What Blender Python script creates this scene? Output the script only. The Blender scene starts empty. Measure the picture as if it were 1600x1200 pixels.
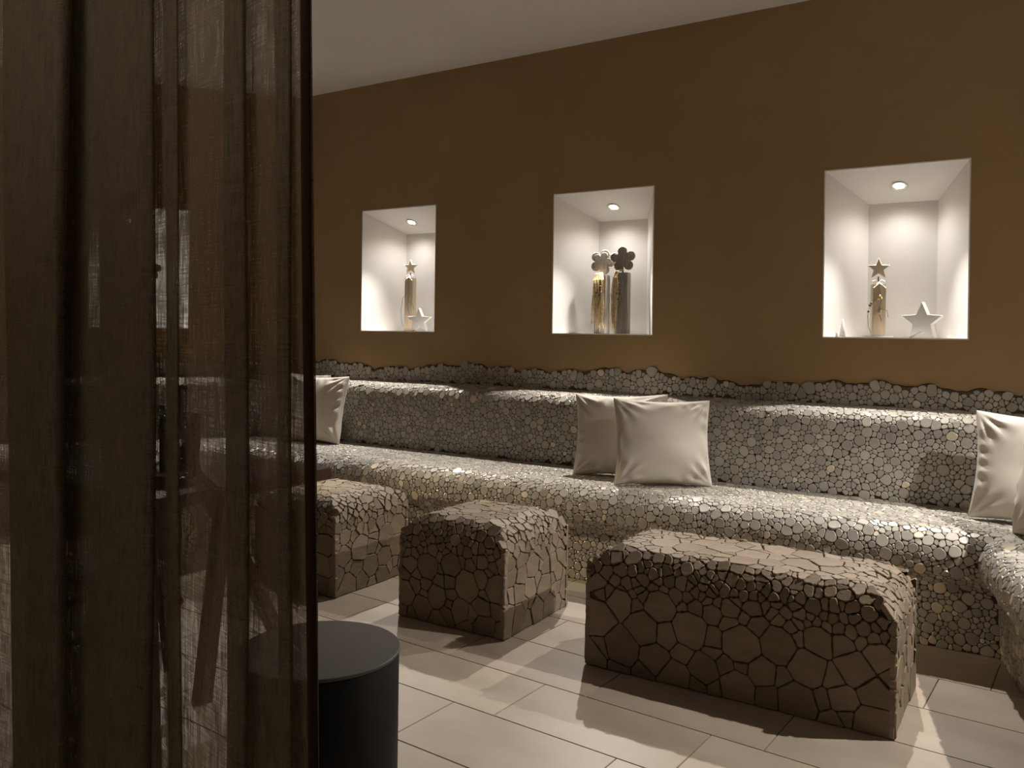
import bpy, bmesh, math, random
import numpy as np
from mathutils import Vector, Matrix
random.seed(7); np.random.seed(7)
S = bpy.context.scene; COL = S.collection
PI = math.pi

# ------------------------------------------------------------------ camera
CY, HC, ROLL = math.radians(32.3), 1.25, 0.0137
cd = bpy.data.cameras.new('camera'); cam = bpy.data.objects.new('camera', cd); COL.objects.link(cam)
fw = Vector((-math.sin(CY), math.cos(CY), 0)); rt = Vector((math.cos(CY), math.sin(CY), 0)); up = Vector((0, 0, 1))
R_ = rt*math.cos(ROLL) + up*math.sin(ROLL); U_ = -rt*math.sin(ROLL) + up*math.cos(ROLL)
M = Matrix((R_, U_, -fw)).transposed().to_4x4(); M.translation = Vector((0, 0, HC)); cam.matrix_world = M
cd.sensor_width = 36; cd.lens = 1319/1600*36; cd.shift_y = -80/1600; cd.clip_start = .02
S.camera = cam
def proj(p):
    q = Vector(p) - Vector((0, 0, HC)); z = q.dot(fw)
    return (800 + 1319*q.dot(R_)/z, 520 - 1319*q.dot(U_)/z, z)

# ------------------------------------------------------------------ world, lights, exposure
w = bpy.data.worlds.new('world'); S.world = w; w.use_nodes = True
w.node_tree.nodes['Background'].inputs[0].default_value = (1, .85, .68, 1)
w.node_tree.nodes['Background'].inputs[1].default_value = 0.0
S.view_settings.view_transform = 'Standard'; S.view_settings.look = 'None'
S.view_settings.exposure = 0.0; S.view_settings.gamma = 1; S.view_settings.use_curve_mapping = False
cy = S.cycles
cy.use_denoising = True; cy.max_bounces = 7; cy.diffuse_bounces = 4; cy.glossy_bounces = 3
cy.transmission_bounces = 6; cy.transparent_max_bounces = 24; cy.sample_clamp_indirect = 4
cy.caustics_reflective = False; cy.caustics_refractive = False; cy.adaptive_threshold = .015

def lamp(name, kind, loc, energy, color, aim=None, **kw):
    l = bpy.data.lights.new(name, kind); l.energy = energy; l.color = color
    for k, v in kw.items(): setattr(l, k, v)
    o = bpy.data.objects.new(name, l); o.location = loc
    if aim is not None:
        o.rotation_euler = (Vector(aim) - Vector(loc)).to_track_quat('-Z', 'Y').to_euler()
    COL.objects.link(o); return o
WARM = (1, .89, .76); HAL = (1, .93, .855)
AMB = 3.5; UP = 27; SPOT = 143; SPILL = 6.0
# soft warm light of the rest of the room, behind the camera
lamp('room_light', 'AREA', (-1.2, -.6, 2.93), AMB, WARM, aim=(-1.2, .5, 0), shape='RECTANGLE', size=3.0, size_y=1.2)
# fill added behind the camera to brighten the ceiling, not a known lamp
lamp('ceiling_fill', 'AREA', (-1.6, -1.2, 1.9), UP, WARM, aim=(-1.6, -.9, 3), shape='RECTANGLE', size=1.6, size_y=.3)

# ------------------------------------------------------------------ materials
def mat(name, col, rough=.6, spec=.5, metal=0.0):
    m = bpy.data.materials.new(name); m.use_nodes = True
    b = m.node_tree.nodes['Principled BSDF']
    b.inputs['Base Color'].default_value = (*col, 1); b.inputs['Roughness'].default_value = rough
    b.inputs['Specular IOR Level'].default_value = spec; b.inputs['Metallic'].default_value = metal
    return m
def N(m, t, **kw):
    n = m.node_tree.nodes.new(t)
    for k, v in kw.items():
        if k in n.inputs.keys(): n.inputs[k].default_value = v
        else: setattr(n, k, v)
    return n
def L(m, a, b): m.node_tree.links.new(a, b)
def noisy(m, c1, c2, scale=6, detail=6, stretch=(1, 1, 1), bump=0, bscale=None, attr=None, coord='Object', lo=.3, hi=.7, rough=None):
    b = m.node_tree.nodes['Principled BSDF']
    tc = N(m, 'ShaderNodeTexCoord'); mp = N(m, 'ShaderNodeMapping'); mp.inputs['Scale'].default_value = stretch
    L(m, tc.outputs[coord], mp.inputs['Vector'])
    n = N(m, 'ShaderNodeTexNoise'); n.inputs['Scale'].default_value = scale; n.inputs['Detail'].default_value = detail
    L(m, mp.outputs[0], n.inputs['Vector'])
    r = N(m, 'ShaderNodeValToRGB'); r.color_ramp.elements[0].position = lo; r.color_ramp.elements[1].position = hi
    r.color_ramp.elements[0].color = (*c1, 1); r.color_ramp.elements[1].color = (*c2, 1)
    L(m, n.outputs['Fac'], r.inputs[0]); out = r.outputs[0]
    if attr:
        a = N(m, 'ShaderNodeAttribute'); a.attribute_name = attr
        x = N(m, 'ShaderNodeMix'); x.data_type = 'RGBA'; x.blend_type = 'MULTIPLY'; x.inputs[0].default_value = 1
        L(m, out, x.inputs[6]); L(m, a.outputs['Color'], x.inputs[7]); out = x.outputs[2]
    L(m, out, b.inputs['Base Color'])
    if rough:
        rr = N(m, 'ShaderNodeMapRange'); rr.inputs[3].default_value = rough[0]; rr.inputs[4].default_value = rough[1]
        L(m, n.outputs['Fac'], rr.inputs[0]); L(m, rr.outputs[0], b.inputs['Roughness'])
    if bump:
        n2 = N(m, 'ShaderNodeTexNoise'); n2.inputs['Scale'].default_value = bscale or scale*6; n2.inputs['Detail'].default_value = 5
        L(m, mp.outputs[0], n2.inputs['Vector'])
        bp = N(m, 'ShaderNodeBump'); bp.inputs['Strength'].default_value = bump; bp.inputs['Distance'].default_value = .004
        L(m, n2.outputs['Fac'], bp.inputs['Height']); L(m, bp.outputs[0], b.inputs['Normal'])
    return m
m_wall = noisy(mat('brown_plaster', (.3, .18, .08), .85, .2), (.36, .24, .125), (.395, .266, .142), 3, bump=.1, bscale=120)
m_ceil = noisy(mat('ceiling_paint', (.5, .48, .44), .9, .2), (.82, .80, .77), (.86, .84, .81), 2)
m_white = noisy(mat('niche_plaster', (.8, .78, .74), .8, .2), (.86, .845, .82), (.89, .875, .85), 3, bump=.05, bscale=90)
m_tile = noisy(mat('limestone_tile', (.5, .43, .35), .45, .4), (.34, .285, .225), (.43, .365, .295), 3.2, 9, (1, 1.7, 1), bump=.06, bscale=60, attr='tone', rough=(.34, .5))
m_grout = noisy(mat('dark_grout', (.10, .075, .05), .95, .1), (.080, .062, .042), (.115, .090, .062), 40, bump=.5, bscale=200)
m_tgrout = mat('tile_joint', (.10, .08, .06), .95, .1)
m_peb = noisy(mat('glazed_pebble', (.4, .38, .34), .35, .5), (.385, .362, .325), (.45, .425, .385), 14, 4, bump=.10, bscale=70, attr='tone', rough=(.20, .42))
m_stone = noisy(mat('split_sandstone', (.3, .22, .15), .7, .3), (.182, .143, .102), (.24, .194, .143), 9, 8, (1, 1, 2.2), bump=.35, bscale=55, attr='tone', rough=(.5, .75))
m_sgrout = noisy(mat('stone_joint', (.16, .12, .08), .95, .1), (.105, .081, .056), (.14, .110, .078), 30, bump=.5, bscale=150)
m_cush = noisy(mat('cushion_cotton', (.6, .56, .5), .9, .15), (.60, .555, .49), (.64, .595, .53), 5, bump=.10, bscale=900)
m_black = noisy(mat('matt_black_lacquer', (.03, .03, .03), .5, .2), (.007, .006, .005), (.009, .008, .007), 8, rough=(.6, .7))
m_blktop = noisy(mat('dark_grey_top', (.06, .06, .06), .5, .4), (.085, .077, .072), (.10, .091, .085), 8, rough=(.45, .55))
m_dwood = noisy(mat('dark_walnut', (.06, .03, .015), .4, .5), (.045, .020, .010), (.10, .045, .024), 7, 7, (.6, 12, 12), bump=.1)
m_lwood = noisy(mat('light_wood', (.5, .36, .22), .6, .3), (.50, .40, .28), (.66, .54, .40), 9, 6, (9, 9, .8), bump=.15)
m_gwood = noisy(mat('grey_weathered_wood', (.2, .18, .16), .75, .3), (.24, .215, .185), (.40, .365, .32), 14, 7, (6, 6, .8), bump=.3)
m_wstar = noisy(mat('white_painted_wood', (.75, .73, .7), .6, .3), (.80, .785, .76), (.86, .845, .82), 10)
m_raff = noisy(mat('golden_raffia', (.6, .42, .16), .45, .5), (.60, .45, .22), (.90, .76, .50), 60)
m_twig = noisy(mat('dark_wire', (.1, .07, .04), .6, .4), (.09, .06, .035), (.16, .11, .07), 40)
m_chrome = noisy(mat('satin_metal', (.7, .7, .7), .25, .5, 1.0), (.62, .61, .6), (.72, .71, .7), 20)
m_gold = noisy(mat('gold_bead', (.8, .6, .25), .25, .5, 1.0), (.75, .55, .22), (.85, .65, .3), 20)
m_glass = bpy.data.materials.new('thin_clear_glass'); m_glass.use_nodes = True
def _glass():
    nt = m_glass.node_tree; nt.nodes.clear()
    t = nt.nodes.new('ShaderNodeBsdfTransparent'); t.inputs[0].default_value = (.93, .94, .93, 1)
    g = nt.nodes.new('ShaderNodeBsdfGlossy'); g.inputs['Roughness'].default_value = .04
    f = nt.nodes.new('ShaderNodeFresnel'); f.inputs[0].default_value = 1.5
    x = nt.nodes.new('ShaderNodeMixShader'); o = nt.nodes.new('ShaderNodeOutputMaterial')
    nt.links.new(f.outputs[0], x.inputs[0]); nt.links.new(t.outputs[0], x.inputs[1]); nt.links.new(g.outputs[0], x.inputs[2]); nt.links.new(x.outputs[0], o.inputs[0])
_glass()
m_bulb = bpy.data.materials.new('lit_bulb'); m_bulb.use_nodes = True
nt = m_bulb.node_tree; nt.nodes.clear(); e = nt.nodes.new('ShaderNodeEmission'); oo = nt.nodes.new('ShaderNodeOutputMaterial')
bb = nt.nodes.new('ShaderNodeBlackbody'); bb.inputs[0].default_value = 4200; nt.links.new(bb.outputs[0], e.inputs[0])
e.inputs[1].default_value = 30; nt.links.new(e.outputs[0], oo.inputs[0])

def curtain_mat():
    m = bpy.data.materials.new('sheer_brown_linen'); m.use_nodes = True; nt = m.node_tree; nt.nodes.clear()
    uv = nt.nodes.new('ShaderNodeUVMap')
    def noise(sx, sy, det=3):
        mp = nt.nodes.new('ShaderNodeMapping'); mp.inputs['Scale'].default_value = (sx, sy, 1)
        n = nt.nodes.new('ShaderNodeTexNoise'); n.inputs['Scale'].default_value = 1; n.inputs['Detail'].default_value = det
        nt.links.new(uv.outputs[0], mp.inputs[0]); nt.links.new(mp.outputs[0], n.inputs['Vector']); return n.outputs['Fac']
    def mth(op, a, b=None):
        n = nt.nodes.new('ShaderNodeMath'); n.operation = op
        for i, v in enumerate((a, b)):
            if v is None: continue
            if isinstance(v, (int, float)): n.inputs[i].default_value = v
            else: nt.links.new(v, n.inputs[i])
        return n.outputs[0]
    v1 = noise(420, 14); v2 = noise(150, 6); h1 = noise(12, 380); slub = noise(90, 22, 2)
    s = mth('ADD', mth('MULTIPLY', v1, .9), mth('MULTIPLY', h1, .8))
    s = mth('ADD', s, mth('MULTIPLY', v2, .7)); s = mth('ADD', s, mth('MULTIPLY', slub, .6))
    mr = nt.nodes.new('ShaderNodeMapRange'); nt.links.new(s, mr.inputs[0])
    mr.inputs[1].default_value = 1.25; mr.inputs[2].default_value = 1.75; mr.inputs[3].default_value = .58; mr.inputs[4].default_value = .98
    d = nt.nodes.new('ShaderNodeBsdfDiffuse'); d.inputs[0].default_value = (.20, .163, .117, 1)
    tl = nt.nodes.new('ShaderNodeBsdfTranslucent'); tl.inputs[0].default_value = (.11, .075, .042, 1)
    a = nt.nodes.new('ShaderNodeMixShader'); a.inputs[0].default_value = .3
    nt.links.new(d.outputs[0], a.inputs[1]); nt.links.new(tl.outputs[0], a.inputs[2])
    t = nt.nodes.new('ShaderNodeBsdfTransparent'); t.inputs[0].default_value = (1, .97, .93, 1)
    x = nt.nodes.new('ShaderNodeMixShader'); nt.links.new(mr.outputs[0], x.inputs[0])
    nt.links.new(t.outputs[0], x.inputs[1]); nt.links.new(a.outputs[0], x.inputs[2])
    o = nt.nodes.new('ShaderNodeOutputMaterial'); nt.links.new(x.outputs[0], o.inputs[0]); return m
m_curt = curtain_mat()

# ------------------------------------------------------------------ helpers
def link(name, me, m, parent=None, smooth=False):
    o = bpy.data.objects.new(name, me); COL.objects.link(o)
    if m is not None and not me.materials: me.materials.append(m)
    if parent is not None: o.parent = parent
    if smooth:
        me.polygons.foreach_set('use_smooth', [True]*len(me.polygons))
    return o
def pymesh(name, verts, faces, m, parent=None, smooth=False):
    me = bpy.data.meshes.new(name); me.from_pydata([tuple(v) for v in verts], [], faces); me.update()
    return link(name, me, m, parent, smooth)
def bmobj(name, bm, m, parent=None, smooth=False):
    me = bpy.data.meshes.new(name); bmesh.ops.recalc_face_normals(bm, faces=bm.faces); bm.to_mesh(me); bm.free()
    return link(name, me, m, parent, smooth)
def tag(o, label, cat, group=None):
    o['label'] = label; o['category'] = cat
    if group: o['group'] = group
    return o
def empty(name, loc=(0, 0, 0), rz=0):
    o = bpy.data.objects.new(name, None); o.location = loc; o.rotation_euler = (0, 0, rz); o.empty_display_size = .05; COL.objects.link(o); return o
def add_box(bm, c, s, mtx=None, bevel=0):
    r = bmesh.ops.create_cube(bm, size=1); vs = r['verts']
    for v in vs: v.co = Vector((v.co.x*s[0] + c[0], v.co.y*s[1] + c[1], v.co.z*s[2] + c[2]))
    if bevel:
        es = list({e for v in vs for e in v.link_edges}); g = bmesh.ops.bevel(bm, geom=es, offset=bevel, segments=2, affect='EDGES'); vs = list({v for f in g['faces'] for v in f.verts} | {v for v in vs if v.is_valid})
    if mtx:
        for v in vs: v.co = mtx @ v.co
    return vs
def add_bar(bm, a, b, wx, wy, upv=(0, 0, 1)):
    a, b = Vector(a), Vector(b); d = (b - a); l = d.length; d.normalize(); u = Vector(upv)
    if abs(d.dot(u)) > .95: u = Vector((1, 0, 0))
    x = d.cross(u).normalized(); y = d.cross(x)
    mt = Matrix((x, y, d)).transposed().to_4x4(); mt.translation = (a + b)/2
    return add_box(bm, (0, 0, 0), (wx, wy, l), mt, .003)
def add_lathe(bm, prof, n=32, c=(0, 0, 0), close=False):
    rings = []
    for r, z in prof:
        if r < 1e-6: rings.append([bm.verts.new((c[0], c[1], c[2] + z))])
        else: rings.append([bm.verts.new((c[0] + r*math.cos(2*PI*i/n), c[1] + r*math.sin(2*PI*i/n), c[2] + z)) for i in range(n)])
    for a, b in zip(rings, rings[1:]):
        for i in range(n):
            j = (i + 1) % n
            if len(a) == 1 and len(b) == 1: continue
            if len(a) == 1: bm.faces.new((a[0], b[i], b[j]))
            elif len(b) == 1: bm.faces.new((a[i], a[j], b[0]))
            else: bm.faces.new((a[i], a[j], b[j], b[i]))
def add_tube(bm, pts, r, n=6):
    pts = [Vector(p) for p in pts]; rings = []
    for i, p in enumerate(pts):
        d = (pts[min(i+1, len(pts)-1)] - pts[max(i-1, 0)]).normalized()
        u = Vector((0, 0, 1)) if abs(d.z) < .9 else Vector((1, 0, 0))
        x = d.cross(u).normalized(); y = d.cross(x)
        rr = r[i] if isinstance(r, (list, tuple)) else r
        rings.append([bm.verts.new(p + (x*math.cos(2*PI*k/n) + y*math.sin(2*PI*k/n))*rr) for k in range(n)])
    for a, b in zip(rings, rings[1:]):
        for k in range(n): bm.faces.new((a[k], a[(k+1) % n], b[(k+1) % n], b[k]))
    bm.faces.new(rings[0]); bm.faces.new(rings[-1][::-1])
def add_prism(bm, poly, th, mtx, chamfer=.0):
    # poly in local x,z ; thickness along local y, centred ; optional rim chamfer
    n = len(poly); cx = sum(p[0] for p in poly)/n; cz = sum(p[1] for p in poly)/n
    k = 1 - chamfer
    lay = [(-th/2, k), (-th/2*(.75 if chamfer else 1), 1), (th/2*(.75 if chamfer else 1), 1), (th/2, k)] if chamfer else [(-th/2, 1), (th/2, 1)]
    rings = [[bm.verts.new(mtx @ Vector((cx + (x-cx)*f, y, cz + (z-cz)*f))) for x, z in poly] for y, f in lay]
    for a, b in zip(rings, rings[1:]):
        for i in range(n): bm.faces.new((a[i], a[(i+1) % n], b[(i+1) % n], b[i]))
    bm.faces.new(rings[0][::-1]); bm.faces.new(rings[-1])
def TR(x, y, z, rz=0, rx=0, ry=0):
    return Matrix.Translation((x, y, z)) @ Matrix.Rotation(rz, 4, 'Z') @ Matrix.Rotation(rx, 4, 'X') @ Matrix.Rotation(ry, 4, 'Y')

# ------------------------------------------------------------------ power-diagram stone cells
class Grid:
    def __init__(s, c): s.c = c; s.d = {}
    def key(s, p): return (int(math.floor(p[0]/s.c)), int(math.floor(p[1]/s.c)), int(math.floor(p[2]/s.c)))
    def add(s, i, p): s.d.setdefault(s.key(p), []).append(i)
    def near(s, p, n=1):
        k = s.key(p); out = []
        for a in range(-n, n+1):
            for b in range(-n, n+1):
                for c in range(-n, n+1):
                    q = s.d.get((k[0]+a, k[1]+b, k[2]+c))
                    if q: out += q
        return out
def throw(phases, sampler, overlap=.92):
    """dart throwing, big discs first; sampler(n) -> list of (p, n, scale)"""
    P = []; NN = []; RR = []; rmax = max(ph[0] for ph in phases)*1.3; cell = rmax*2
    g = Grid(cell/2.0)
    for r0, r1, tries in phases:
        reach = int(math.ceil((r1*1.0 + rmax)/g.c)) if rmax > r1*2.5 else 2
        for p, n, sc in sampler(tries):
            r = random.uniform(r0, r1)*sc
            ok = True
            for j in g.near(p, 2):
                q = P[j]; d = (p[0]-q[0])**2 + (p[1]-q[1])**2 + (p[2]-q[2])**2; rr = (r + RR[j])*overlap
                if d < rr*rr: ok = False; break
            if ok:
                g.add(len(P), p); P.append(p); NN.append(n); RR.append(r)
    return P, NN, RR
def clip(poly, ax, ay, b):
    out = []; n = len(poly)
    for i in range(n):
        x0, y0 = poly[i]; x1, y1 = poly[(i+1) % n]
        d0 = ax*x0 + ay*y0 - b; d1 = ax*x1 + ay*y1 - b
        if d0 <= 0: out.append((x0, y0))
        if (d0 < 0 < d1) or (d1 < 0 < d0):
            t = d0/(d0-d1); out.append((x0 + (x1-x0)*t, y0 + (y1-y0)*t))
    return out
def cells(P, NN, RR, gap, planes=(), reach=.11, maxr=1.7, wk=1.0, corner=False):
    g = Grid(reach/2); 
    for i, p in enumerate(P): g.add(i, p)
    res = []
    for i, p in enumerate(P):
        n = Vector(NN[i]); u = Vector((0, 0, 1)) if abs(n.z) < .8 else Vector((0, 1, 0))
        e1 = u.cross(n).normalized(); e2 = n.cross(e1); ri = RR[i]; c = ri*maxr
        poly = [(c*math.cos(a*PI/5), c*math.sin(a*PI/5)) for a in range(10)]
        nb = []
        for j in g.near(p, 2):
            if j == i: continue
            d = (P[j][0]-p[0], P[j][1]-p[1], P[j][2]-p[2]); dd = d[0]*d[0] + d[1]*d[1] + d[2]*d[2]
            if dd < (c + RR[j]*maxr)**2: nb.append((dd, j, d))
        nb.sort(key=lambda q: q[0])
        for dd, j, d in nb[:26]:
            dn = n.dot(Vector(NN[j]))
            if dn < -.3 or (corner and dn < .3 and abs(n.z) < .15 and abs(NN[j][2]) < .5): continue
            ax = d[0]*e1.x + d[1]*e1.y + d[2]*e1.z; ay = d[0]*e2.x + d[1]*e2.y + d[2]*e2.z
            l = math.hypot(ax, ay)
            if l < 1e-4: continue
            poly = clip(poly, ax, ay, (dd + wk*(ri*ri - RR[j]**2))/2 - gap/2*l)
            if len(poly) < 3: break
        for (pn, pd) in planes:   # keep pn.x <= pd
            if len(poly) < 3: break
            poly = clip(poly, pn[0]*e1.x + pn[1]*e1.y + pn[2]*e1.z, pn[0]*e2.x + pn[1]*e2.y + pn[2]*e2.z, pd - (pn[0]*p[0] + pn[1]*p[1] + pn[2]*p[2]))
        if len(poly) < 3: continue
        A = abs(sum(poly[k][0]*poly[(k+1) % len(poly)][1] - poly[(k+1) % len(poly)][0]*poly[k][1] for k in range(len(poly))))/2
        if A < (ri*.15)**2: continue
        res.append((i, poly, e1, e2, n, A))
    return res
def chaikin(poly, f=.25):
    out = []
    for i in range(len(poly)):
        a = poly[i]; b = poly[(i+1) % len(poly)]
        out.append((a[0]*(1-f) + b[0]*f, a[1]*(1-f) + b[1]*f)); out.append((a[0]*f + b[0]*(1-f), a[1]*f + b[1]*(1-f)))
    return out
def dedupe(poly, eps):
    out = []
    for p in poly:
        if not out or math.hypot(p[0]-out[-1][0], p[1]-out[-1][1]) > eps: out.append(p)
    if len(out) > 1 and math.hypot(out[0][0]-out[-1][0], out[0][1]-out[-1][1]) < eps: out.pop()
    return out
def plate(poly, p, e1, e2, n, h, depth, inset, tilt):
    """vertices and faces of one stone plate: base ring below the surface, rim, inset top"""
    k = len(poly); cx = sum(a for a, b in poly)/k; cy_ = sum(b for a, b in poly)/k
    vs = []; fs = []; tx, ty = tilt
    def V(x, y, z): return (p[0] + e1.x*x + e2.x*y + n.x*z, p[1] + e1.y*x + e2.y*y + n.y*z, p[2] + e1.z*x + e2.z*y + n.z*z)
    for x, y in poly: vs.append(V(x, y, -depth))
    for x, y in poly: vs.append(V(x, y, h*.55 + tx*(x-cx) + ty*(y-cy_)))
    for x, y in poly:
        l = max(math.hypot(x-cx, y-cy_), 1e-5); f = max(.5, 1 - inset/l)
        vs.append(V(cx + (x-cx)*f, cy_ + (y-cy_)*f, h + tx*(x-cx) + ty*(y-cy_)))
    for a in range(2):
        for i in range(k):
            j = (i+1) % k; fs.append((a*k+i, a*k+j, (a+1)*k+j, (a+1)*k+i))
    fs.append(tuple(range(2*k, 3*k)))
    return vs, fs
def set_tone(me, tones):
    """tones: per-face colours"""
    at = me.attributes.new('tone', 'FLOAT_COLOR', 'FACE'); at.data.foreach_set('color', np.array([(*t, 1) for t in tones], dtype=np.float32).ravel())
def make_pieces(items, name, stuffname, m, parent, limit=300):
    """items: (verts, faces, tone, centre). the ones largest in the picture become objects, the rest one part"""
    def score(it):
        x, y, z = proj(it[3])
        if z < .3 or x < 495 or x > 1610 or y < -10 or y > 1210: return -1
        vv = Vector((0, 0, HC)) - Vector(it[3]); return it[5]*max(0, vv.normalized().dot(it[4]))/(z*z)
    items.sort(key=score, reverse=True)
    for vs, fs, tone, c, n, A in items[:limit]:
        me = bpy.data.meshes.new(name); C = Vector(c)
        me.from_pydata([tuple(Vector(v) - C) for v in vs], [], fs); me.update(); me.materials.append(m); set_tone(me, [tone]*len(fs))
        o = bpy.data.objects.new(name, me); o.location = C; COL.objects.link(o); o.parent = parent
    rest = items[limit:]
    if rest:
        V = []; F = []; T = []
        for vs, fs, tone, c, n, A in rest:
            b = len(V); V += vs; F += [tuple(b + q for q in f) for f in fs]; T += [tone]*len(fs)
        me = bpy.data.meshes.new(stuffname); me.from_pydata(V, [], F); me.update(); me.materials.append(m); set_tone(me, T)
        o = bpy.data.objects.new(stuffname, me); COL.objects.link(o); o.parent = parent; o['kind'] = 'stuff'

# ------------------------------------------------------------------ room shell
ZC = 2.99
CL = Vector((-4.75, 4.5, 0)); CR = Vector((.40, 4.5, 0))
DL = Vector((-.6247, -.7809, 0)); DR = Vector((.24, -.9708, 0)).normalized()
LL, LR = 5.0, 6.69
PL = CL + DL*LL; PR = CR + DR*LR
NZ0, NZ1 = 1.252, 2.097
TAP = (.165, .295, .14)     # front half width is .325 ; back half width .165 ; depth ; back ceiling drop
def wall(name, origin, direction, length, inward, niches):
    """front skin with holes + a tapered box recess for each niche ; niches = centres along the wall"""
    o = Vector(origin); d = Vector(direction); outw = -Vector(inward); V = []; F = []
    xs = [0]
    for c in niches: xs += [c-.325, c+.325]
    xs.append(length)
    def q(s0, s1, z0, z1):
        b = len(V); V.extend([o + d*s0 + up*z0, o + d*s1 + up*z0, o + d*s1 + up*z1, o + d*s0 + up*z1]); F.append((b, b+1, b+2, b+3))
    for i in range(len(xs)-1):
        if i % 2: q(xs[i], xs[i+1], 0, NZ0); q(xs[i], xs[i+1], NZ1, ZC)
        else: q(xs[i], xs[i+1], 0, ZC)
    # a back skin 0.42 m behind gives the wall its thickness
    b = len(V); V.extend([o + outw*.42, o + d*length + outw*.42, o + d*length + outw*.42 + up*ZC, o + outw*.42 + up*ZC]); F.append((b+3, b+2, b+1, b))
    w_ = pymesh(name, V, F, m_wall); w_['kind'] = 'structure'
    for c in niches:
        V = []; F = []
        def ring(dep, hw, z0, z1, k=0):
            return [o + d*(c-hw) + outw*dep + up*z0, o + d*(c+hw) + outw*dep + up*z0, o + d*(c+hw) + outw*dep + up*z1, o + d*(c-hw) + outw*dep + up*z1]
        e = .006
        for r in (ring(-.0015, .325+e, NZ0-e, NZ1+e), ring(-.0015, .325, NZ0, NZ1), ring(TAP[1], TAP[0], NZ0, NZ1-TAP[2])): V += r
        for a in (0, 1):
            for i in range(4): j = (i+1) % 4; F.append((a*4+i, a*4+j, a*4+4+j, a*4+4+i))
        F.append((8, 9, 10, 11))
        pymesh('niche', V, F, m_white, w_)
    return w_
NB = [-3.787 - CL.x, -2.226 - CL.x, -.636 - CL.x]
inL = Vector((.7809, -.6247, 0)); inR = Vector((-DR.y, DR.x, 0))*-1
if inR.x > 0: inR = -inR
wall('wall_back', CL, (1, 0, 0), CR.x - CL.x, (0, -1, 0), NB)
NLc = [1.095, 2.67]; NRc = [1.05]
wall('wall_left', CL, DL, LL, inL, NLc)
wall('wall_right', CR, DR, LR, inR, NRc)
def quadwall(name, a, b, m):
    a, b = Vector(a), Vector(b); o = pymesh(name, [a, b, b + up*ZC, a + up*ZC], [(0, 1, 2, 3)], m); o['kind'] = 'structure'
quadwall('wall_side', PL, (PL.x, PR.y, 0), m_wall)
quadwall('wall_front', (PL.x, PR.y, 0), PR, m_wall)
room = [CL, CR, PR, Vector((PL.x, PR.y, 0)), PL]
def slab(name, z0, z1, m):
    n = 5; V = [p + up*z0 for p in room] + [p + up*z1 for p in room]
    F = [tuple(range(n)), tuple(range(2*n-1, n-1, -1))] + [(i, (i+1) % n, n+(i+1) % n, n+i) for i in range(n)]
    o = pymesh(name, V, F, m); o['kind'] = 'structure'; return o
slab('ceiling', ZC, ZC+.1, m_ceil)
floor = slab('floor', -.10, -.0035, m_tgrout)

# floor tiles, laid in stepped rows at a slight angle to the wall
def tiles():
    a = -.061; ex = Vector((math.cos(a), math.sin(a), 0)); ey = Vector((-math.sin(a), math.cos(a), 0))
    o0 = Vector((-1.51, 2.306, 0)); TL, TW, g = .622, .3085, .0032
    me_cache = {}
    for r in range(-8, 6):
        for c in range(-9, 7):
            s = c*TL + .166*r - (0 if True else 0); t = r*TW
            ctr = o0 + ex*(s + TL/2) + ey*(t + TW/2)
            if ctr.y > 3.98 or ctr.y < .35 or ctr.x < -5.6 or ctr.x > .95: continue
            if (ctr - CL).dot(inL) < .3 or (ctr - CR).dot(inR) < .3: continue
            tone = random.uniform(.88, 1.06); tn = (tone, tone*random.uniform(.985, 1.01), tone*random.uniform(.96, 1.01))
            bm = bmesh.new(); add_box(bm, (0, 0, -.006), (TL-g, TW-g, .012), None, .0012)
            me = bpy.data.meshes.new('tile'); bm.to_mesh(me); bm.free(); me.materials.append(m_tile); set_tone(me, [tn]*len(me.polygons))
            ob = bpy.data.objects.new('tile', me); ob.location = ctr; ob.rotation_euler = (0, 0, a); COL.objects.link(ob); ob.parent = floor
tiles()

# ------------------------------------------------------------------ built-in mosaic bench
prof = [(.680, 0.0), (.695, .245), (.700, .262), (.765, .325), (.772, .345), (.775, .385)]
for k in range(1, 7):
    a = k/6*PI/2; prof.append((.665 + .110*math.cos(a), .385 + .100*math.sin(a)))
prof += [(.42, .480), (.190, .482), (.186, .825)]
for k in range(1, 6):
    a = k/5*PI/2; prof.append((.126 + .060*math.cos(a), .825 + .062*math.sin(a)))
prof += [(.060, .900), (.010, .910), (.008, 1.10)]
prof = [Vector((d, z)) for d, z in prof]
acc = [0]
for a, b in zip(prof, prof[1:]): acc.append(acc[-1] + (b-a).length)
TT = acc[-1]; IW = len(prof) - 2
def pp(t):
    for i in range(len(prof)-1):
        if t <= acc[i+1] or i == len(prof)-2:
            f = (t - acc[i])/(acc[i+1]-acc[i]); q = prof[i].lerp(prof[i+1], f); d = (prof[i+1]-prof[i]).normalized()
            return q, Vector((d.y, -d.x))
LBl, LBr = 3.0, 2.7
tanL = 1/math.tan(math.acos(-DL.x)/2*1.0) if False else None
angL = math.acos(max(-1, min(1, DL.dot(Vector((1, 0, 0)))))) ; kL = 1/math.tan(angL/2)
angR = math.acos(max(-1, min(1, DR.dot(Vector((-1, 0, 0)))))) ; kR = 1/math.tan(angR/2)
LB = CR.x - CL.x
segs = [  # origin, dir, inward, (s0, k0), (s1, k1)
    (CL, Vector((1, 0, 0)), Vector((0, -1, 0)), (0, kL), (LB, -kR)),
    (CL, DL, inL, (0, kL), (LBl, 0)),
    (CR, DR, inR, (0, kR), (LBr, 0))]
def wave(s, q):
    return .992 + .016*math.sin(s*5.1 + q) + .024*abs(math.sin(s*11.3 + 2*q + math.sin(s*3))) + .012*abs(math.sin(s*29 + q)) - .012*math.sin(s*2.1)
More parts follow.
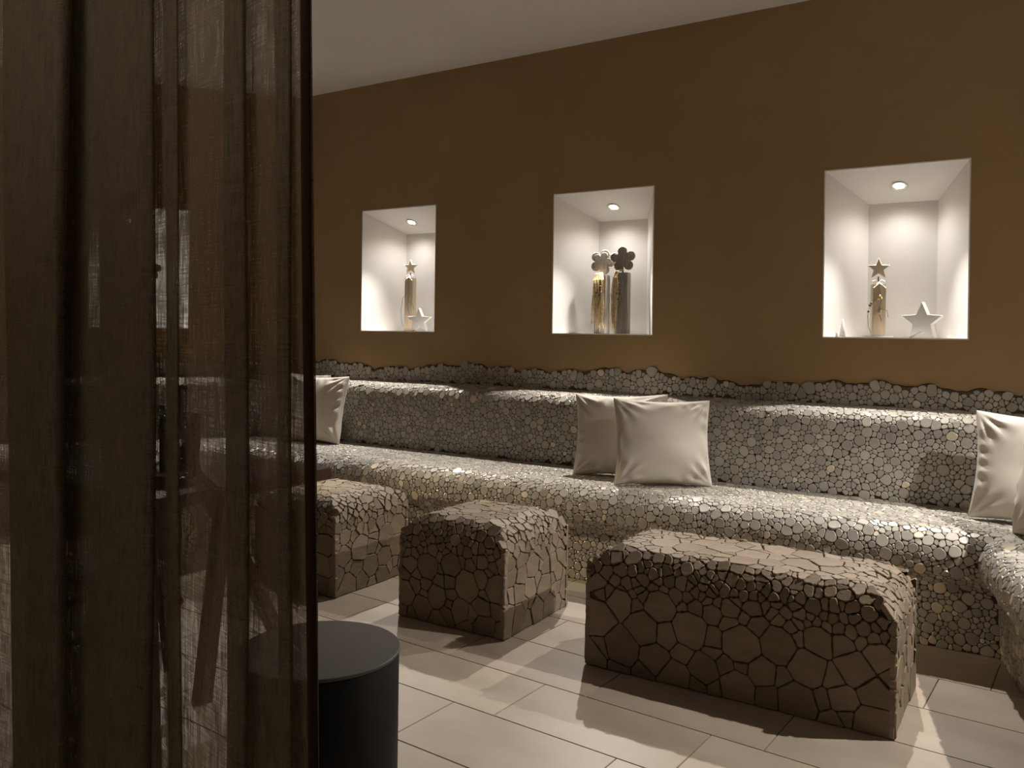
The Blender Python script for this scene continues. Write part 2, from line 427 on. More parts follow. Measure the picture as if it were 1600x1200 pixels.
def bench():
    root = empty('mosaic_bench', (-2, 3.85, 0))
    root['label'] = 'long built-in wall bench covered in grey glazed pebble mosaic with wavy upper border'; root['category'] = 'bench'
    inv = Matrix.Translation((2, -3.85, 0))
    # body under the pebbles
    V = []; F = []
    for o, d, n, (s0, k0), (s1, k1) in segs:
        b = len(V); m_ = IW + 1
        for ds in (0, 1):
            for q in prof[:m_]:
                dd = max(0.0, q.x - (.004 if q.x > .02 else 0)); zz = max(0, q.y - (.004 if q.y > .3 else 0))
                s = (s0 + k0*dd) if ds == 0 else (s1 + k1*dd)
                V.append(inv @ (o + d*s + n*dd + up*zz))
            V.append(inv @ (o + d*(s0 if ds == 0 else s1)))
        F += [(b+i, b+i+1, b+m_+1+i+1, b+m_+1+i) for i in range(m_)]
        F.append(tuple(range(b, b+m_+1))); F.append(tuple(range(b+2*m_+1, b+m_, -1)))
    pymesh('bench_body', V, F, m_grout, root)
    # grout strip behind the wavy border
    V = []; F = []
    for gi, (o, d, n, (s0, k0), (s1, k1)) in enumerate(segs):
        ns = int((s1-s0)/.012); b = len(V)
        for i in range(ns+1):
            s = s0 + (s1-s0)*i/ns; zt = wave(s, gi*1.7) + .004
            V += [inv @ (o + d*s + n*.009 + up*.905), inv @ (o + d*s + n*.009 + up*zt), inv @ (o + d*s + n*.0005 + up*(zt+.004))]
            if i: a = b + 3*(i-1); F += [(a, a+3, a+4, a+1), (a+1, a+4, a+5, a+2)]
    pymesh('border_grout', V, F, m_grout, root)
    def sampler(n):
        wts = [s1-s0 for _, _, _, (s0, _), (s1, _) in segs]; tot = sum(wts); out = []
        for _ in range(n):
            r = random.random()*tot; gi = 0
            while r > wts[gi]: r -= wts[gi]; gi += 1
            o, d, nn, (s0, k0), (s1, k1) = segs[gi]; t = random.random()*TT; q, nq = pp(t); s = s0 + r
            if s < s0 + k0*q.x + .004 or s > s1 + k1*q.x - .004: continue
            if q.y > .92 and q.y > wave(s, gi*1.7) - .012: continue
            if q.y < .012: continue
            p = o + d*s + nn*q.x + up*q.y
            x, y, z = proj(p)
            # behind the curtain or out of frame the pebbles only need to be roughly there
            N3 = nn*nq.x + up*nq.y
            out.append((tuple(p), tuple(N3), 1.0))
        return out
    ph = [(.022, .027, 5000), (.0165, .020, 12000), (.0125, .015, 50000), (.0095, .0115, 130000), (.0075, .009, 90000)]
    P, NN, RR = throw(ph, sampler, .78)
    cl = cells(P, NN, RR, .0019, [((0, 0, -1), -.001)], .06, 1.6)
    items = []
    for i, poly, e1, e2, n, A in cl:
        poly = dedupe(chaikin(dedupe(poly, .0025)), .0010)
        if len(poly) < 5: continue
        if A > .0005: poly = dedupe(chaikin(poly), .0010)
        tl = .035 if n.z > .8 else .03
        h = random.uniform(.0025, .0042)
        vs, fs = plate(poly, P[i], e1, e2, n, h, .005, .0022, (random.gauss(0, tl), random.gauss(0, tl)))
        vs = [(x+2, y-3.85, z) for x, y, z in vs]
        t = random.uniform(.86, 1.1); wm = random.random() if P[i][2] < .33 else random.random()*.885  # more cream pebbles low on the front: warm light put into their colour
        tone = (t, t*.99, t*.96)
        if wm > .86: t = random.uniform(1.25, 1.7); tone = (t, t*.94, t*.80)
        elif wm < .3: tone = (t*.85, t*.86, t*.86)
        items.append((vs, fs, tone, tuple(Vector(P[i]) + Vector((2, -3.85, 0))), n, A))
    # scoring wants world coordinates: shift proj through a wrapper
    items2 = [(v, f, t, c, n, A) for v, f, t, c, n, A in items]
    global proj
    old = proj
    proj = lambda p: old((p[0]-2, p[1]+3.85, p[2]))
    make_pieces(items2, 'pebble', 'pebble_mosaic', m_peb, root, 300)
    proj = old
    print('pebbles', len(items))
bench()

# ------------------------------------------------------------------ stone-clad stools
def stone_block(name, label, x0, x1, y0, y1, H, Rx, Ry, Rz, cat, seed, group=None, big=1.0, limit=300):
    random.seed(seed)
    cx, cy_ = (x0+x1)/2, (y0+y1)/2; root = empty(name, (cx, cy_, 0)); tag(root, label, cat, group)
    W, D_ = (x1-x0), (y1-y0); hw, hd = W/2, D_/2
    ins = .006
    def drop(x, y):
        u = max(0, 1-(hw-abs(x))/Rx); v = max(0, 1-(hd-abs(y))/Ry); k = min(1, max(u, v)); return Rz*(1-math.sqrt(1-k*k))
    # body
    def axis(h, R):
        a = [R*(1-math.sin(i/8*PI/2)) for i in range(8, -1, -1)]; a = [-h + q for q in a]; m = list(np.linspace(-h+R, h-R, 6))[1:-1]
        return a + m + [-q for q in a[::-1]]
    ax, ay = axis(hw-ins, Rx), axis(hd-ins, Ry); V = []; F = []; nx, ny = len(ax), len(ay)
    hwb, hdb = hw-ins, hd-ins
    for y in ay:
        for x in ax:
            u = max(0, 1-(hwb-abs(x))/Rx); v = max(0, 1-(hdb-abs(y))/Ry); k = min(1, max(u, v)); V.append((x, y, H-ins-Rz*(1-math.sqrt(max(0, 1-k*k)))))
    for j in range(ny-1):
        for i in range(nx-1): F.append((j*nx+i, j*nx+i+1, (j+1)*nx+i+1, (j+1)*nx+i))
    rim = [i for i in range(nx)] + [j*nx+nx-1 for j in range(1, ny)] + [(ny-1)*nx+i for i in range(nx-2, -1, -1)] + [j*nx for j in range(ny-2, 0, -1)]
    b = len(V); V += [(V[i][0], V[i][1], 0) for i in rim]
    for k in range(len(rim)): k2 = (k+1) % len(rim); F.append((rim[k], b+k, b+k2, rim[k2]))
    pymesh('block_core', V, F, m_sgrout, root)
    Lx = 2*(hw) + 2*H; 
    def sampler(n):
        out = []
        for _ in range(n):
            f = random.random(); tot = W*D_*1.0 + 2*(W+D_)*(H-Rz) + 2*(W+D_)*Rz*.9; r = random.random()*tot
            if r < W*D_:
                x = random.uniform(-hw, hw); y = random.uniform(-hd, hd)
                u = 1-(hw-abs(x))/Rx; v = 1-(hd-abs(y))/Ry
                if max(u, v) > .3: continue
                p = (x, y, H-drop(x, y)); nn = Vector((0, 0, 1))
                k = max(u, v)
                if k > 0:
                    nn = Vector((math.copysign(k, x) if u > v else 0, math.copysign(k, y) if v >= u else 0, math.sqrt(1-k*k))).normalized()
                sc = 1.1*big if k < -.35 else .62
            else:
                side = random.random() < W/(W+D_); sg = random.choice((-1, 1))
                if r < W*D_ + 2*(W+D_)*(H-Rz):
                    z = random.uniform(.015, H-Rz); k = 1; nn = Vector((0, sg, 0)) if side else Vector((sg, 0, 0)); a = random.uniform(-1, 1)
                    p = (a*hw, sg*hd, z) if side else (sg*hw, a*hd, z)
                    sc = 1.2*big if z < H-Rz-.045 else .62
                else:
                    th = random.uniform(0, 1.25); k = math.cos(th); a = random.uniform(-1, 1)
                    if side:
                        y = sg*(hd-Ry*(1-k)); x = a*(hw); 
                        if 1-(hw-abs(x))/Rx > k: continue
                        p = (x, y, H-Rz*(1-math.sin(th))); nn = Vector((0, sg*math.cos(th)/Ry, math.sin(th)/Rz)).normalized()
                    else:
                        x = sg*(hw-Rx*(1-k)); y = a*hd
                        if 1-(hd-abs(y))/Ry > k: continue
                        p = (x, y, H-Rz*(1-math.sin(th))); nn = Vector((sg*math.cos(th)/Rx, 0, math.sin(th)/Rz)).normalized()
                    sc = .50
            out.append((p, tuple(nn), sc))
        return out
    P, NN, RR = throw([(.056, .072, 220), (.040, .052, 900), (.030, .036, 1500), (.021, .025, 1500)], sampler, .58)
    e = .008
    planes = [((1, 0, 0), hw+e), ((-1, 0, 0), hw+e), ((0, 1, 0), hd+e), ((0, -1, 0), hd+e), ((0, 0, -1), -.002), ((0, 0, 1), H+.012)]
    items = []
    for i, poly, e1, e2, n, A in cells(P, NN, RR, .0022, planes, .28, 2.8, .45, True):
        poly = dedupe(poly, .005)
        if len(poly) < 3: continue
        q = []
        for k in range(len(poly)):
            a = poly[k]; b_ = poly[(k+1) % len(poly)]; l = math.hypot(b_[0]-a[0], b_[1]-a[1])
            f = min(.3, .006/max(l, 1e-4)); q.append((a[0]*(1-f)+b_[0]*f, a[1]*(1-f)+b_[1]*f))
            if l > .03:
                nx_, ny_ = (b_[1]-a[1])/l, -(b_[0]-a[0])/l; j = -random.uniform(0, .0035)
                q.append(((a[0]+b_[0])/2 + nx_*j, (a[1]+b_[1])/2 + ny_*j))
            q.append((a[0]*f+b_[0]*(1-f), a[1]*f+b_[1]*(1-f)))
        top = n.z > .9
        h = random.uniform(.002, .0075) if not top else random.uniform(.001, .004)
        tl = .012 if (top or n.z < .1) else .06
        vs, fs = plate(q, P[i], e1, e2, n, h, .012, .0022, (random.gauss(0, tl), random.gauss(0, tl)))
        t = random.uniform(.82, 1.15); tone = (t, t*random.uniform(.95, 1.0), t*random.uniform(.88, 1.0))
        items.append((vs, fs, tone, P[i], n, A))
    global proj
    old = proj; proj = lambda p: old((p[0]+cx, p[1]+cy_, p[2]))
    make_pieces(items, 'stone', 'stone_cladding', m_stone, root, limit)
    proj = old
    print(name, len(items)); return root
G = 'stone-clad block stools on the tiled floor'
stone_block('stone_stool', 'crazy-paved stone block stool beside the dark table, half hidden by the curtain', -3.32, -2.785, 2.89, 3.41, .452, .13, .10, .11, 'stool', 11, G)
stone_block('stone_stool', 'square crazy-paved stone stool between the half hidden stool and the long stone bench', -2.385, -1.845, 2.885, 3.41, .452, .14, .10, .12, 'stool', 12, G)
stone_block('stone_stool', 'long low crazy-paved stone bench stool with rounded top, standing nearest the camera', -1.452, -.385, 2.86, 3.32, .452, .13, .085, .12, 'stool', 13, G, 1.12)
stone_block('stone_stool', 'crazy-paved stone stool farthest left, seen only through the curtain beyond the table', -4.26, -3.69, 2.73, 3.25, .452, .13, .10, .11, 'stool', 14, G, 1.0, 110)
random.seed(5)

# ------------------------------------------------------------------ niche spotlights (fixture and its own light)
def spotlight(o, d, c, outw, label, aim=None, col=HAL, en=1.0):
    base = Vector(o) + Vector(d)*c; dep = .158; z = NZ1 - TAP[2]*dep/TAP[1]
    loc = base + outw*dep + up*z; tilt = math.atan2(TAP[2], TAP[1])
    root = bpy.data.objects.new('niche_spotlight', None); COL.objects.link(root); root.empty_display_size = .05
    zax = Vector((0, 0, -1)); axd = -outw*math.sin(tilt) + zax*math.cos(tilt)
    root.location = loc; root.rotation_euler = axd.to_track_quat('Z', 'Y').to_euler()
    tag(root, label, 'spotlight', 'recessed niche spotlights')
    bm = bmesh.new(); add_lathe(bm, [(.026, .0), (.041, .0), (.041, .003), (.037, .006), (.030, .006), (.026, .001)], 32); bmobj('trim_ring', bm, m_chrome, root, True)
    bm = bmesh.new(); add_lathe(bm, [(0, .003), (.015, .0035), (.025, .002)], 24); bmobj('bulb', bm, m_bulb, root)
    lp = loc + axd*.022
    # halogen reflector beam, swivelled out towards the bench and floor
    lamp('halogen_beam', 'SPOT', lp, SPOT*en, col, aim=(lp - outw*.68 + zax*1.0) if aim is None else aim, spot_size=math.radians(88 if aim is None else 15), spot_blend=.9, shadow_soft_size=.013)
    lamp('halogen_spill', 'SPOT', lp, SPILL*(1 if aim is None else .2), (1, .965, .92), aim=lp + zax - outw*.22, spot_size=math.radians(146), spot_blend=.9, shadow_soft_size=.03)
oB = (0, 1, 0)
spotlight(CL, (1, 0, 0), NB[0]-.01, Vector(oB), 'lit ceiling spotlight in the back wall niche nearest the curtain')
spotlight(CL, (1, 0, 0), NB[1], Vector(oB), 'lit ceiling spotlight in the niche with two flower figures')
spotlight(CL, (1, 0, 0), NB[2], Vector(oB), 'lit ceiling spotlight in the rightmost wall niche')
spotlight(CL, DL, NLc[0]+.08, -inL, 'lit niche spotlight seen through the brown curtain')
spotlight(CL, DL, NLc[1], -inL, 'niche spotlight on the left wall beyond the frame', aim=Vector((-1.5, 3.8, -.12)), col=(1, .80, .52), en=5.0)
spotlight(CR, DR, NRc[0], -inR, 'niche spotlight on the right wall beyond the frame', en=1.65)

# ------------------------------------------------------------------ cushions
def cushion(label, loc, rz, lean, w=.47, h=.46, T=.075, seed=0, roll=0, group='plain off-white cushions on the mosaic bench'):
    rnd = random.Random(seed); n = 56; ph = [rnd.uniform(0, 6.28) for _ in range(12)]
    root = empty('cushion', loc, rz); tag(root, label, 'cushion', group)
    V = []; F = []
    R0 = Matrix.Rotation(roll, 4, 'Y'); Rl = Matrix.Rotation(-lean, 4, 'X')
    def shp(u, v, side):
        ex = 1 - .075*(1-v*v)**1.2; ez = 1 - .075*(1-u*u)**1.2
        x = u*w/2*ex; z = v*h/2*ez
        e = (1-u*u)*(1-v*v); th = T*max(e, 0)**.42
        # wrinkles running in from the seams
        eu, ev = 1-abs(u), 1-abs(v)
        wv = .007*math.exp(-((eu-.10)/.11)**2)*math.sin(v*17 + ph[0] + 3*math.sin(v*3+ph[1]) + u*2)*(1 if u > 0 else .8)
        wv += .006*math.exp(-((ev-.10)/.11)**2)*math.sin(u*15 + ph[2] + 3*math.sin(u*4+ph[3]))
        for cu, cv, q in ((1, 1, 4), (1, -1, 5), (-1, 1, 6), (-1, -1, 7)):
            r = math.hypot(u-cu, v-cv); an = math.atan2(v-cv, u-cu)
            wv += .009*math.exp(-((r-.34)/.24)**2)*math.sin(an*13 + ph[q])
        wv += .005*math.sin(u*3.1+ph[8]+v*2)*math.sin(v*2.7+ph[9]) 
        th += wv*min(1, e*6)
        if v < 0: th *= 1 + .25*(-v)*(1-v*v)
        return Vector((x, side*th, z))
    for side in (-1, 1):
        for j in range(n+1):
            for i in range(n+1):
                # denser towards the rim
                u = math.sin((i/n-.5)*PI); v = math.sin((j/n-.5)*PI)
                p = R0 @ shp(u, v, side); p.z += h/2; V.append(Rl @ p)
    m = (n+1)*(n+1)
    for s in (0, 1):
        for j in range(n):
            for i in range(n):
                a = s*m + j*(n+1) + i; q = (a, a+1, a+n+2, a+n+1); F.append(q if s == 0 else q[::-1])
    c = pymesh('cover', V, F, m_cush, root, True)
    bm = bmesh.new(); bm.from_mesh(c.data); bmesh.ops.remove_doubles(bm, verts=bm.verts, dist=1e-5); bm.to_mesh(c.data); bm.free()
    bm = bmesh.new(); pts = []
    for i in range(120):
        k = i/30; q = int(k) % 4; f = k - int(k)
        u, v = [(-1+2*f, -1), (1, -1+2*f), (1-2*f, 1), (-1, 1-2*f)][q]
        p = R0 @ shp(u, v, 1); p.z += h/2; pts.append(Rl @ p)
    pts.append(pts[0]); add_tube(bm, pts, .0022, 5); bmobj('seam_piping', bm, m_cush, root, True)
    return root
ZS = .487
cushion('square cushion propped in front, right one of the pair at the middle of the bench', (-1.62, 4.02, ZS), .62, .22, .50, .44, .085, 3, .02)
cushion('square cushion behind and left of the front cushion at the middle of the bench', (-1.93, 4.13, ZS), .20, .20, .51, .445, .080, 4, -.03)
cushion('cushion at the left end of the bench, cut off by the curtain edge', (-4.24, 4.14, ZS), .10, .22, .50, .46, .08, 5, .0)
cushion('cushion tucked behind the left end cushion, only its corner showing', (-4.47, 4.265, ZS), .08, .06, .48, .46, .045, 6, .05)
cushion('cushion in the right bench corner cut by the picture edge', (-.01, 4.06, ZS), -.15, .18, .52, .455, .085, 8, .02)
cushion('cushion at the far right, leaning in front of the corner cushion', (.045, 3.68, ZS), -.95, .16, .50, .46, .085, 9, .0)

# ------------------------------------------------------------------ niche ornaments
def star_poly(r, rin=.42, rot=0, n=5): return [((r if k % 2 == 0 else r*rin)*math.sin(PI*k/n + rot), (r if k % 2 == 0 else r*rin)*math.cos(PI*k/n + rot)) for k in range(2*n)]
def flower_poly(r, rot=0):
    out = []
    for k in range(60):
        a = 2*PI*k/60; d = (a + PI/5) % (2*PI/5) - PI/5; rr = r*(.61*math.cos(d) + math.sqrt(max(0, .365**2 - (.61*math.sin(d))**2)))/.975; out.append((rr*math.sin(a+rot), rr*math.cos(a+rot)))
    return out
def post(name, label, loc, rz, w, hgt, m, group=None):
    root = empty(name, loc, rz); tag(root, label, 'figurine', group)
    bm = bmesh.new(); add_box(bm, (0, 0, hgt/2), (w, w, hgt), None, .002); bmobj('post', bm, m, root); return root
ZN = NZ0 + .001
def star_post(label, loc, rz, w, hgt, r, base=None, beads=False):
    root = post('star_figurine', label, loc, rz, w, hgt, m_lwood, 'wooden star figurines in the niches')
    zc = hgt + .035 + r*.8
    bm = bmesh.new(); add_tube(bm, [(0, 0, hgt-.002), (0, 0, hgt+.04)], .0035, 8); bmobj('dowel', bm, m_twig, root)
    bm = bmesh.new(); add_prism(bm, star_poly(r), .018, TR(0, 0, zc), .06); bmobj('star', bm, m_lwood, root)
    bm = bmesh.new()
    for s in (-1, 1):
        add_tube(bm, [(0, -.006, hgt+.012), (s*.014, -.012, hgt+.022), (s*.028, -.012, hgt+.016), (s*.022, -.01, hgt+.006), (0, -.006, hgt+.012)], .0022, 5)
        add_tube(bm, [(0, -.008, hgt+.012), (s*.012, -w/2-.006, hgt-.004), (s*.028, -w/2-.006, hgt-.02)], .002, 5)
    bmobj('bow', bm, m_wstar, root)
    bm = bmesh.new()
    add_tube(bm, [(0, -w/2-.004, hgt), (.008, -w/2-.006, hgt*.7), (-.004, -w/2-.008, hgt*.5), (.010, -w/2-.006, hgt*.3)], .0016, 5)
    add_tube(bm, [(-.01, -w/2-.004, hgt*.72), (-w/2-.012, -w/2, hgt*.62), (-w/2-.024, -w/2-.004, hgt*.4), (-w/2-.020, -w/2-.004, hgt*.2), (-w/2-.008, -w/2-.004, hgt*.08)], .0014, 5)
    add_tube(bm, [(.0, -w/2-.004, hgt*.55), (w/2+.006, -w/2-.006, hgt*.5), (w/2+.010, -w/2, hgt*.38)], .0014, 5)
    bmobj('wire_tendril', bm, m_twig, root)
    if beads:
        for (bx, bz, br, mm) in ((.0, .78, .007, m_gold), (.008, .74, .006, m_gold), (-.006, .72, .006, m_gold), (.004, .50, .007, m_gold), (.0, .46, .008, m_lwood), (-w/2-.014, .60, .008, m_twig), (-w/2-.008, .64, .007, m_twig), (-w/2-.022, .48, .006, m_twig)):
            bm = bmesh.new(); bmesh.ops.create_icosphere(bm, subdivisions=2, radius=br, matrix=Matrix.Translation((bx, -w/2-.010, hgt*bz))); bmobj('bead', bm, mm, root, True)
    if base:
        bm = bmesh.new(); add_box(bm, (0, 0, .004), (base, w*1.3, .008), None, .002); bmobj('base_plate', bm, m_wstar, root)
    return root
def white_star(label, loc, rz, r, th):
    root = empty('white_star', loc, rz); tag(root, label, 'star ornament', 'white standing stars in the niches')
    bm = bmesh.new(); add_prism(bm, star_poly(r, .45), th, TR(0, 0, r*math.cos(PI/5)), .03)
    bmobj('star_body', bm, m_wstar, root); return root
star_post('light wooden post with a star on top in the niche nearest the curtain', (-3.80, 4.66, ZN), .25, .062, .375, .052)
white_star('chunky white star standing in the niche nearest the curtain', (-3.665, 4.60, ZN), .35, .088, .055)
star_post('wooden star figurine with bow and gold beads on a flat plate in the rightmost niche', (-.722, 4.62, ZN), .34, .062, .268, .056, .135, True)
white_star('white standing star in the right corner of the rightmost niche', (-.512, 4.61, ZN), -.15, .098, .06)
bm = bmesh.new(); add_lathe(bm, [(0, 0), (.017, 0), (.017, .003), (.004, .088), (0, .092)], 24)
cn = bmobj('white_cone', bm, m_wstar, None, True); cn.location = (-.885, 4.59, ZN); tag(cn, 'small white cone ornament at the left of the rightmost niche', 'cone ornament')
def flower_post(label, loc, rz, w, hgt, rot, spread, m):
    root = post('flower_figurine', label, loc, rz, w, hgt, m, 'flower-headed figurines in the middle niche')
    zc = hgt + .082
    bm = bmesh.new(); add_tube(bm, [(0, 0, hgt-.002), (0, 0, hgt+.05)], .005, 8); bmobj('dowel', bm, m_twig, root)
    bm = bmesh.new(); add_prism(bm, flower_poly(.077, rot), .020, TR(0, 0, zc, .22), .04); bmobj('flower_head', bm, m_gwood, root)
    bm = bmesh.new()
    add_prism(bm, flower_poly(.060, rot), .005, TR(.0, 0, zc, .22) @ TR(0, -.011, 0), .04)
    bmobj('flower_relief', bm, m_gwood, root)
    rnd = random.Random(int(abs(loc[0])*1000)); bm = bmesh.new()
    for k in range(70):
        s = rnd.uniform(*spread); y = -w/2 - rnd.uniform(.004, .018); ln = rnd.uniform(.45, .98)*hgt
        x1 = s*w*.55; pts = [(rnd.uniform(-.008, .008), -.008, hgt + rnd.uniform(.008, .020)), (x1*.7, y*.8, hgt + .008), (x1, y, hgt-.03)]
        for q in range(1, 5): pts.append((x1 + rnd.gauss(0, .004) + s*.010*q/4, y + rnd.gauss(0, .003), hgt - .03 - (ln-.03)*q/4))
        add_tube(bm, [(p[0], p[1], max(.006, p[2])) for p in pts], rnd.uniform(.001, .0022), 4)
    bmobj('raffia_hair', bm, m_raff, root)
    bm = bmesh.new()
    add_tube(bm, [(.02, -w/2-.018, hgt*.8), (-.01, -w/2-.022, hgt*.74), (.012, -w/2-.022, hgt*.6), (-.004, -w/2-.02, hgt*.42)], .002, 5)
    for q in range(5): bmesh.ops.create_icosphere(bm, subdivisions=1, radius=.006, matrix=Matrix.Translation((rnd.uniform(-.02, .02), -w/2-.022, hgt*rnd.uniform(.55, .82))))
    bmobj('dried_berries', bm, m_twig, root)
    return root
flower_post('flower-headed post figure hidden under golden raffia hair, left of the pair', (-2.292, 4.65, ZN), .02, .072, .355, .35, (-1.0, .75), m_gwood)
flower_post('grey post figure with flower head and raffia at its left side, right of the pair', (-2.142, 4.62, ZN), .16, .078, .365, -.1, (-1.05, -.45), m_gwood)
# niche behind the curtain
p4 = CL + DL*(NLc[0]-.06) - inL*.13
r4 = flower_post('flower figure in the niche behind the curtain', (p4.x, p4.y, ZN), .9, .072, .34, .1, (-1, .6), m_gwood)
r4['group'] = ''; del r4['group']

# ------------------------------------------------------------------ black drum table
drum = empty('drum_table', (-1.536, 1.545, 0)); tag(drum, 'low round matt black drum side table partly behind the curtain edge', 'side table')
bm = bmesh.new(); add_lathe(bm, [(0, 0), (.196, 0), (.198, .004), (.198, .440), (.196, .442), (0, .442)], 96); d1 = bmobj('drum_body', bm, m_black, drum, True)
bm = bmesh.new(); add_lathe(bm, [(0, .442), (.1995, .442), (.2005, .4435), (.2005, .4490), (.1990, .4505), (0, .4505)], 96); d2 = bmobj('table_top', bm, m_blktop, drum)

# ------------------------------------------------------------------ dark wooden table behind the curtain
tb = empty('wooden_table', (-2.75, 1.98, 0)); tag(tb, 'dark walnut table behind the curtain, its corner jutting past the edge', 'table')
def L2(p): return (p[0]+2.75, p[1]-1.98, p[2])
bm = bmesh.new(); add_box(bm, L2((-2.82, 2.0, .70)), (1.0, .77, .040), None, .003); bmobj('table_top', bm, m_dwood, tb)
for sx in (-2.50, -3.15):
    for a, b in (((sx+.04, 1.93, .68), (sx-.16, 2.43, 0)), ((sx+.05, 1.99, .68), (sx+.13, 1.84, 0))):
        bm = bmesh.new(); add_bar(bm, L2(a), L2(b), .05, .05, (1, 0, 0)); bmobj('leg', bm, m_dwood, tb)
    bm = bmesh.new(); add_bar(bm, L2((sx, 1.70, .66)), L2((sx, 2.32, .66)), .05, .035); bmobj('cross_beam', bm, m_dwood, tb)
# low wooden stool pushed under the table
st = empty('wooden_stool', (-2.84, 1.80, 0), .12); tag(st, 'low dark wooden stool with crossbars under the table behind the curtain', 'stool')
bm = bmesh.new(); add_box(bm, (0, 0, .375), (.34, .30, .03), None, .004); bmobj('seat', bm, m_dwood, st)
for x in (-.13, .13):
    for y in (-.11, .11):
        bm = bmesh.new(); add_bar(bm, (x*1.0, y, .36), (x*1.2, y*1.25, 0), .032, .032, (1, 0, 0)); bmobj('leg', bm, m_dwood, st)
for x, z in ((.14, .25), (.15, .10), (-.14, .25), (-.15, .10)):
    bm = bmesh.new(); add_bar(bm, (x, -.12, z), (x, .12, z), .02, .03); bmobj('rung', bm, m_dwood, st)

# glassware on the table
ZT = .7205
def glass_obj(name, label, prof_, loc, cat, n=40, group=None):
    bm = bmesh.new(); add_lathe(bm, prof_, n); o = bmobj(name, bm, m_glass, None, True); o.location = loc; tag(o, label, cat, group); return o
glass_obj('glass_cylinder', 'tall clear glass cylinder vase with twisted straw on the table behind the curtain', [(0, 0), (.070, 0), (.072, .003), (.072, .205), (.070, .207), (.068, .205), (.068, .010), (0, .010)], (-2.72, 2.0, ZT), 'vase')
bm = bmesh.new(); rnd = random.Random(2)
for k in range(12):
    a = rnd.uniform(0, 6.28); pts = []
    for q in range(6): pts.append((.045*math.cos(a+q*.6), .045*math.sin(a+q*.6), .016 + .012*q + rnd.uniform(0, .006)))
    add_tube(bm, pts, .003, 5)
sw = bmobj('straw_coil', bm, m_raff); sw.location = (-2.72, 2.0, ZT); tag(sw, 'golden straw coiled inside the glass cylinder vase', 'straw decoration')
glass_obj('glass_plate', 'flat clear glass dish at the front of the wooden table', [(0, 0), (.045, 0), (.085, .012), (.098, .018), (.097, .021), (.083, .015), (.044, .005), (0, .005)], (-2.55, 1.82, ZT), 'dish')
wg = [(0, 0), (.034, 0), (.034, .002), (.006, .006), (.004, .02), (.004, .085), (.012, .095), (.034, .125), (.040, .16), (.036, .20), (.0345, .20), (.038, .16), (.032, .127), (.010, .100), (0, .099)]
glass_obj('wine_glass', 'stemmed wine glass left of the glass cylinder vase on the table', wg, (-3.16, 2.21, ZT), 'glass')
glass_obj('wine_glass', 'stemmed wine glass alone near the left end of the table', wg, (-3.21, 1.665, ZT), 'glass')
dc = [(0, 0), (.05, 0), (.055, .004), (.055, .02), (.030, .12), (.015, .17), (.014, .28), (.020, .300), (.018, .302), (.012, .28), (.013, .17), (.027, .12), (.051, .02), (0, .008)]
glass_obj('glass_carafe', 'slim clear glass carafe at the back of the wooden table', dc, (-2.90, 2.14, ZT), 'carafe')

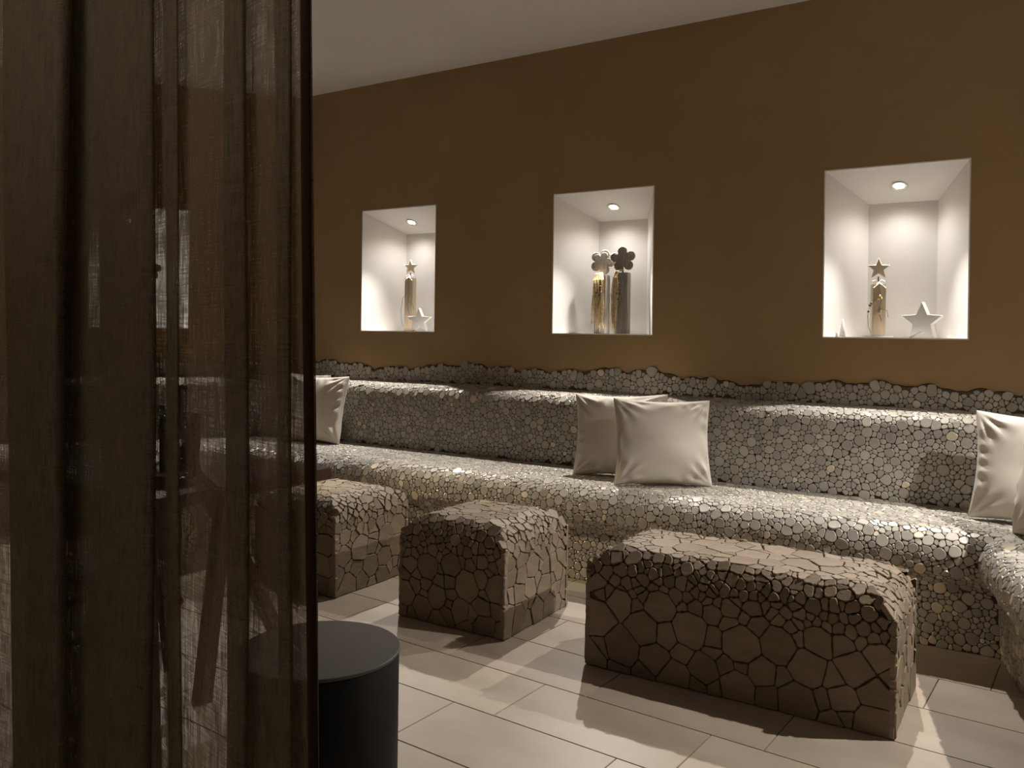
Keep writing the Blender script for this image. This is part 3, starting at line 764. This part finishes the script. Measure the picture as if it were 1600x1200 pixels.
# ------------------------------------------------------------------ curtain
def curtain():
    YC = .94
    # (pixel x where the cloth runs, offset from the track line) ; going back in x makes a pleat three layers deep
    K = [(-330, .12), (-60, .125), (100, .11), (222, .115), (234, .105), (222, .095), (100, .085), (30, .09), (14, .06), (20, .02), (40, -.008), (62, -.022), (86, -.026), (102, -.014),
         (109, .002), (100, .012), (60, .010), (46, .020), (58, .030), (112, .030), (146, .012), (158, -.004), (176, -.018), (204, -.026), (228, -.018), (238, -.004), (226, .008),
         (168, .006), (153, .016), (166, .030), (230, .034), (250, .018), (274, .006), (280, .016), (272, .026), (264, .030), (260, .038), (268, .044), (300, .024), (335, .004), (376, -.008), (388, .004),
         (378, .020), (360, .022), (351, .032), (362, .040), (400, .012), (444, -.004), (454, .008), (446, .020), (437, .022), (430, .032), (438, .038), (462, .014), (482, -.002), (489, -.004), (492.5, .006), (488, .014), (478, .016)]
    def xw(px, y):
        r = fw + R_*((px-800)/1319); return r.x/r.y*y
    pts = [Vector((xw(px, YC + o), YC + o, 0)) for px, o in K]
    # smooth with Catmull-Rom
    fine = []
    for i in range(len(pts)-1):
        p0 = pts[max(i-1, 0)]; p1 = pts[i]; p2 = pts[i+1]; p3 = pts[min(i+2, len(pts)-1)]
        for k in range(6):
            t = k/6; fine.append(.5*((2*p1) + (p2-p0)*t + (2*p0-5*p1+4*p2-p3)*t*t + (3*p1-p0-3*p2+p3)*t**3))
    fine.append(pts[-1]); n = len(fine); nz = 40; z0, z1 = .02, 2.95
    s = [0]
    for a, b in zip(fine, fine[1:]): s.append(s[-1] + (b-a).length)
    V = []; UV = []
    for j in range(nz+1):
        z = z0 + (z1-z0)*j/nz; f = (z - 1.25)
        for i, p in enumerate(fine):
            k = i/n
            sway = .006*math.sin(z*2.1 + k*9) + .004*math.sin(z*4.3 + k*23)
            x = p.x + sway*(1-k**6) - f*.023
            y = YC + (p.y-YC)*(1 - .12*f) + .006*math.sin(z*1.7 + k*14)
            V.append((x, y, z)); UV.append((s[i], z))
    F = [(j*n+i, j*n+i+1, (j+1)*n+i+1, (j+1)*n+i) for j in range(nz) for i in range(n-1)]
    root = empty('curtain', (-1.4, YC, 2.96)); tag(root, 'sheer brown linen curtain hanging in folds on the left', 'curtain')
    V = [(x+1.4, y-YC, z-2.96) for x, y, z in V]
    me = bpy.data.meshes.new('curtain_fabric'); me.from_pydata(V, [], F); me.update(); uvl = me.uv_layers.new(name='UVMap')
    for lp in me.loops: uvl.data[lp.index].uv = UV[lp.vertex_index]
    link('curtain_fabric', me, m_curt, root, True)
    # stitched hem down the free edge: the cloth turned over, opaque
    V = []; F = []; m = 9
    for j in range(nz+1):
        z = z0 + (z1-z0)*j/nz; f = z-1.25
        for i in range(m):
            t = i/(m-1); yy = YC - .010 - .010*math.sin(t*PI) + .006*math.sin(z*1.7 + 14) - .004
            V.append((xw(478.5 + 14.5*t, YC - .012) - f*.023 + .0015*math.sin(z*3.1) + 1.4, yy - YC, z-2.96))
    F = [(j*m+i, j*m+i+1, (j+1)*m+i+1, (j+1)*m+i) for j in range(nz) for i in range(m-1)]
    h = pymesh('side_hem', V, F, m_hem, root, True)
    sm = h.modifiers.new('thick', 'SOLIDIFY'); sm.thickness = .0012
    bm = bmesh.new(); add_box(bm, (-.4, 0, .013), (2.6, .02, .03), None, .003); bmobj('curtain_track', bm, m_chrome, root)
m_hem = noisy(mat('hem_linen', (.05, .035, .02), .9, .1), (.030, .020, .013), (.045, .031, .020), 5, 4, (60, 60, 3))
curtain()
